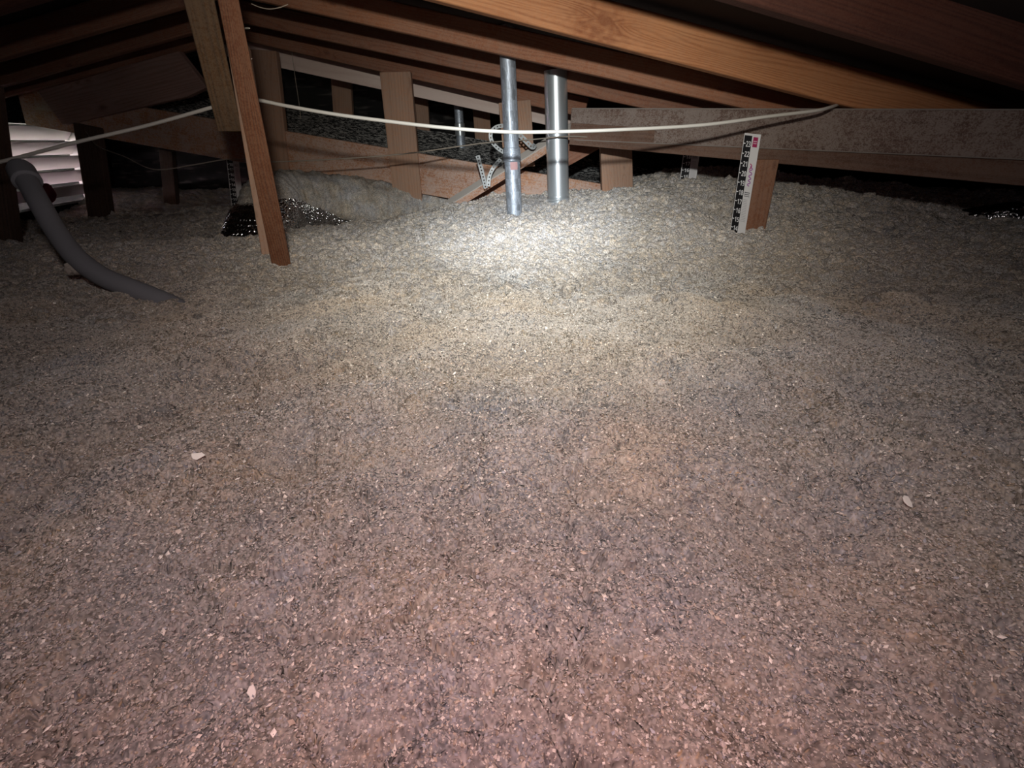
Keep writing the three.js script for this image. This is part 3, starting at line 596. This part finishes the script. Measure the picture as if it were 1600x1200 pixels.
strap([Pd(763, 291, R1d), Pd(765, 275, R1d), Pd(771, 262, R1d), Pd(782, 249, R1d + .03)], 0.015, 'curved perforated strap beside the straight one, left of the galvanized pipe');
strap([Pd(790, 196, R1d), Pd(775, 199, R1d), Pd(767, 208, R1d), Pd(768, 220, R1d), Pd(777, 231, R1d), Pd(790, 240, R1d)], 0.015, 'looped perforated strap behind the left side of the galvanized pipe');
strap([Pd(808, 207, R1d), Pd(820, 219, R1d - .01), Pd(832, 230, R1d), Pd(836, 226, R1d + .02)], 0.019, 'perforated strap end between the galvanized pipe and the round duct');
// ---------------------------------------------------------------- cables
tag(mesh('white_cable', tube([P(-60, 266, 1.28), P(0, 253, 1.29), P(120, 222, 1.30), P(230, 196, 1.31), P(330, 168, 1.31), P(362, 159, 1.31), P(392, 155, 1.31), P(412, 158, 1.31), P(440, 164, 1.31), P(520, 178, 1.31), P(610, 190, 1.31), P(700, 200, 1.31), P(790, 206, 1.31), P(860, 206, 1.32), P(960, 203, 1.33), P(1100, 195, 1.345), P(1200, 182, 1.355), P(1280, 172, 1.36), P(1296, 168, 1.375), P(1310, 163, 1.42)], 0.0044, 220, 10), M.cable), 'white electrical cable strung across the attic from the left edge to the dusty beam', 'cable');
tag(mesh('thin_wire', tube([P(134, 205, 2.35), P(150, 226, 2.3), P(195, 245, 2.2), P(243, 265, 2.15), P(300, 258, 2.15), P(355, 249, 2.15), P(420, 251, 2.1)].map((p) => p), 0.0022, 90, 6), M.thin), 'thin slack wire hanging left of the long post', 'wire');
tag(mesh('thin_wire', tube([P(424, 253, 2.02), P(500, 250, 2.0), P(605, 243, 1.97), P(660, 237, 1.96), P(715, 229, 1.97), P(770, 222, 2.0), P(830, 218, 2.0), P(895, 213, 1.93), P(960, 219, 1.86), P(1020, 228, 1.82)], 0.0024, 120, 6), M.thin), 'thin brown wire sagging across the studs below the white cable', 'wire');
tag(mesh('thin_wire', tube([P(393, 6, 1.0), P(405, 11, 1.0), P(420, 14, 1.0), P(436, 12, 1.0), P(450, 7, 1.0)], 0.0009, 30, 6), M.thin), 'loop of thin wire at the top just right of the long post', 'wire');
tag(mesh('cobweb_strand', tube([P(456, 82, 2.0), P(461, 120, 2.0), P(467, 160, 2.0), P(470, 185, 2.0)], 0.0011, 30, 5), M.thin), 'dusty cobweb strand hanging by the leftmost stud', 'cobweb');

// ---------------------------------------------------------------- flexible foil ducts
function flexDuct(name, pts, r, label, ribStep = 0.028, cover = null) {
  const c = new THREE.CatmullRomCurve3(pts, false, 'centripetal'), L = c.getLength(), ns = Math.ceil(L / 0.006), nr = 84;
  const fr = c.computeFrenetFrames(ns, false), pos = [], uv = [], idx = [];
  const dpos = [], duv = [], dcol = [];
  for (let i = 0; i <= ns; i++) {
    const q = c.getPointAt(i / ns), T = fr.tangents[i], S = new THREE.Vector3().crossVectors(T, Y).normalize(), U = S.clone().cross(T).normalize(), s = L * i / ns;
    for (let j = 0; j <= nr; j++) {
      const a = j / nr * Math.PI * 2, dir = U.clone().multiplyScalar(Math.cos(a)).addScaledVector(S, Math.sin(a));
      const rr = r * (1 - 0.05 * Math.abs(Math.cos(a))) + 0.004 * Math.abs(Math.sin(s / ribStep * Math.PI)) + 0.012 * (noise(s * 22, j / nr * 12, 61, 0, 12) - 0.5) + 0.003 * (noise(s * 70, j / nr * 30, 62, 0, 30) - 0.5);
      const p = q.clone().addScaledVector(dir, rr); pos.push(p.x, p.y, p.z); uv.push(s, a * r);
      if (cover) {
        const fx = cover(i / ns, a, p), th = fx + 0.014 * (noise(s * 30, j / nr * 24, 63, 0, 24) - 0.5) + 0.007 * (noise(s * 110, j / nr * 80, 64, 0, 80) - 0.5);
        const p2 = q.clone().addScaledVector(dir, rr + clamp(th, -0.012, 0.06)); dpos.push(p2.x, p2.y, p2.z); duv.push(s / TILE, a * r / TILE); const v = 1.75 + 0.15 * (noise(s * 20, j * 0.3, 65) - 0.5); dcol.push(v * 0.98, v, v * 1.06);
      }
    }
  }
  for (let i = 0; i < ns; i++) for (let j = 0; j < nr; j++) { const a = i * (nr + 1) + j, b = a + nr + 1; idx.push(a, b, a + 1, a + 1, b, b + 1); }
  const make = (ps, us) => { const g = new THREE.BufferGeometry(); g.setAttribute('position', new THREE.Float32BufferAttribute(ps, 3)); g.setAttribute('uv', new THREE.Float32BufferAttribute(us, 2)); g.setIndex(idx); g.computeVertexNormals(); return g; };
  const o = group(name, pts[0]); tag(o, label, 'duct');
  const sl = mesh('foil_sleeve', make(pos, uv).translate(-pts[0].x, -pts[0].y, -pts[0].z), M.foil, o);
  if (cover) { const g = make(dpos, duv); g.setAttribute('color', new THREE.Float32BufferAttribute(dcol, 3)); const m = mesh('insulation_drift', g, M.drift); m.userData.kind = 'stuff'; tag(m, 'blanket of insulation lying over the top of the foil duct', 'insulation'); }
  return o;
}
// a: 0 top, +/-90 deg sides; the camera's side shows more foil towards the left end
flexDuct('flexible_duct', [Pd(394, 404, 2.12), Pd(411, 354, 2.26), Pd(448, 323, 2.42), Pd(510, 323, 2.54), Pd(600, 332, 2.66), Pd(700, 343, 2.8), Pd(790, 350, 2.9)], 0.135, 'silver foil flexible duct half buried in insulation behind the long post', 0.028,
  (t, a, p) => { const edge = t < 0.14 ? 0.385 : 0.40 - 0.15 * sstep(0.14, 0.55, t); return 0.016 - sstep(-0.03, 0.03, edge - p.y) * 0.045; });
flexDuct('flexible_duct', [Pd(1500, 352, 2.02), Pd(1560, 342, 1.95), Pd(1640, 338, 1.85), Pd(1760, 335, 1.75)], 0.055, 'dark glinting foil duct at the far right edge');
// ---------------------------------------------------------------- grey hose at the left
{
  const pts = [P(42, 282, 1.02), P(62, 318, 1.0), P(88, 362, 0.985), P(120, 403, 0.965), P(160, 432, 0.95), P(210, 453, 0.935), P(262, 474, 0.92), P(300, 494, 0.905), P(345, 522, 0.89)];
  const g = group('grey_hose', pts[0]); tag(g, 'grey hose curving down from the vent into the insulation at left', 'hose');
  const body = tube(pts, 0.0185, 160, 24); body.translate(-pts[0].x, -pts[0].y, -pts[0].z); mesh('hose', body, M.hose, g);
  const d = pts[0].clone().sub(pts[1]).normalize(), prof = [[0, 0.05], [0.012, 0.049], [0.02, 0.043], [0.0235, 0.034], [0.0245, 0.0], [0.0245, -0.004], [0.019, -0.005]].map(([x, y]) => new THREE.Vector2(x, y));
  const c = mesh('coupling', new THREE.LatheGeometry(prof, 28), M.hose, g); c.quaternion.setFromUnitVectors(Y, d); c.position.set(0, 0, 0);
  const r = rng(9), parts = []; // crumbs caught under the bend
  const crumb = tag(mesh('insulation_crumb', (() => { for (let i = 0; i < 26; i++) { const b = new THREE.IcosahedronGeometry(0.004 + 0.005 * r(), 1), p = b.attributes.position; for (let k = 0; k < p.count; k++) { const s = 0.75 + 0.5 * hash(Math.round(p.getX(k) * 9000), Math.round(p.getY(k) * 9000), i); p.setXYZ(k, p.getX(k) * s, p.getY(k) * s, p.getZ(k) * s); } const q = P(108 + r() * 26, 404 + r() * 20, 0.955 + 0.01 * r()); b.translate(q.x, q.y, q.z); b.computeVertexNormals(); parts.push(b); } return mergeGeometries(parts); })(), new THREE.MeshStandardMaterial({ color: 0x9a9088, roughness: 1 })), 'tuft of insulation caught on the bend of the grey hose', 'insulation'); crumb.userData.kind = 'stuff';
}
// uprights by the vent
tag(stud('wall_post', Pd(-22, 420, 1.75), Pd(-70, 120, 1.75), 0.17, 0.06, M.dark, 0.2), 'dark post at the far left edge in front of the vent', 'post');
tag(stud('wall_post', Pd(158, 362, 2.78), Pd(133, 196, 2.78), 0.115, 0.04, M.dark), 'dark post at the right side of the vent', 'post');
tag(stud('wall_post', Pd(268, 345, 3.3), Pd(258, 235, 3.3), 0.075, 0.04, M.dark), 'dim narrow post against the far dark wall left of the foil duct', 'post');
{
  const g = new THREE.IcosahedronGeometry(0.03, 3), p = g.attributes.position; for (let i = 0; i < p.count; i++) { const s = 0.8 + 0.5 * noise(p.getX(i) * 60 + 5, p.getY(i) * 60 + p.getZ(i) * 40, 81); p.setXYZ(i, p.getX(i) * s, p.getY(i) * s * 1.4, p.getZ(i) * s); } g.computeVertexNormals();
  const m = mesh('red_rag', g, M.red); m.position.copy(P(74, 303, 2.55)); tag(m, 'small dark red bundle at the foot of the vent behind the hose', 'rag');
}
renderer.render(scene, camera);
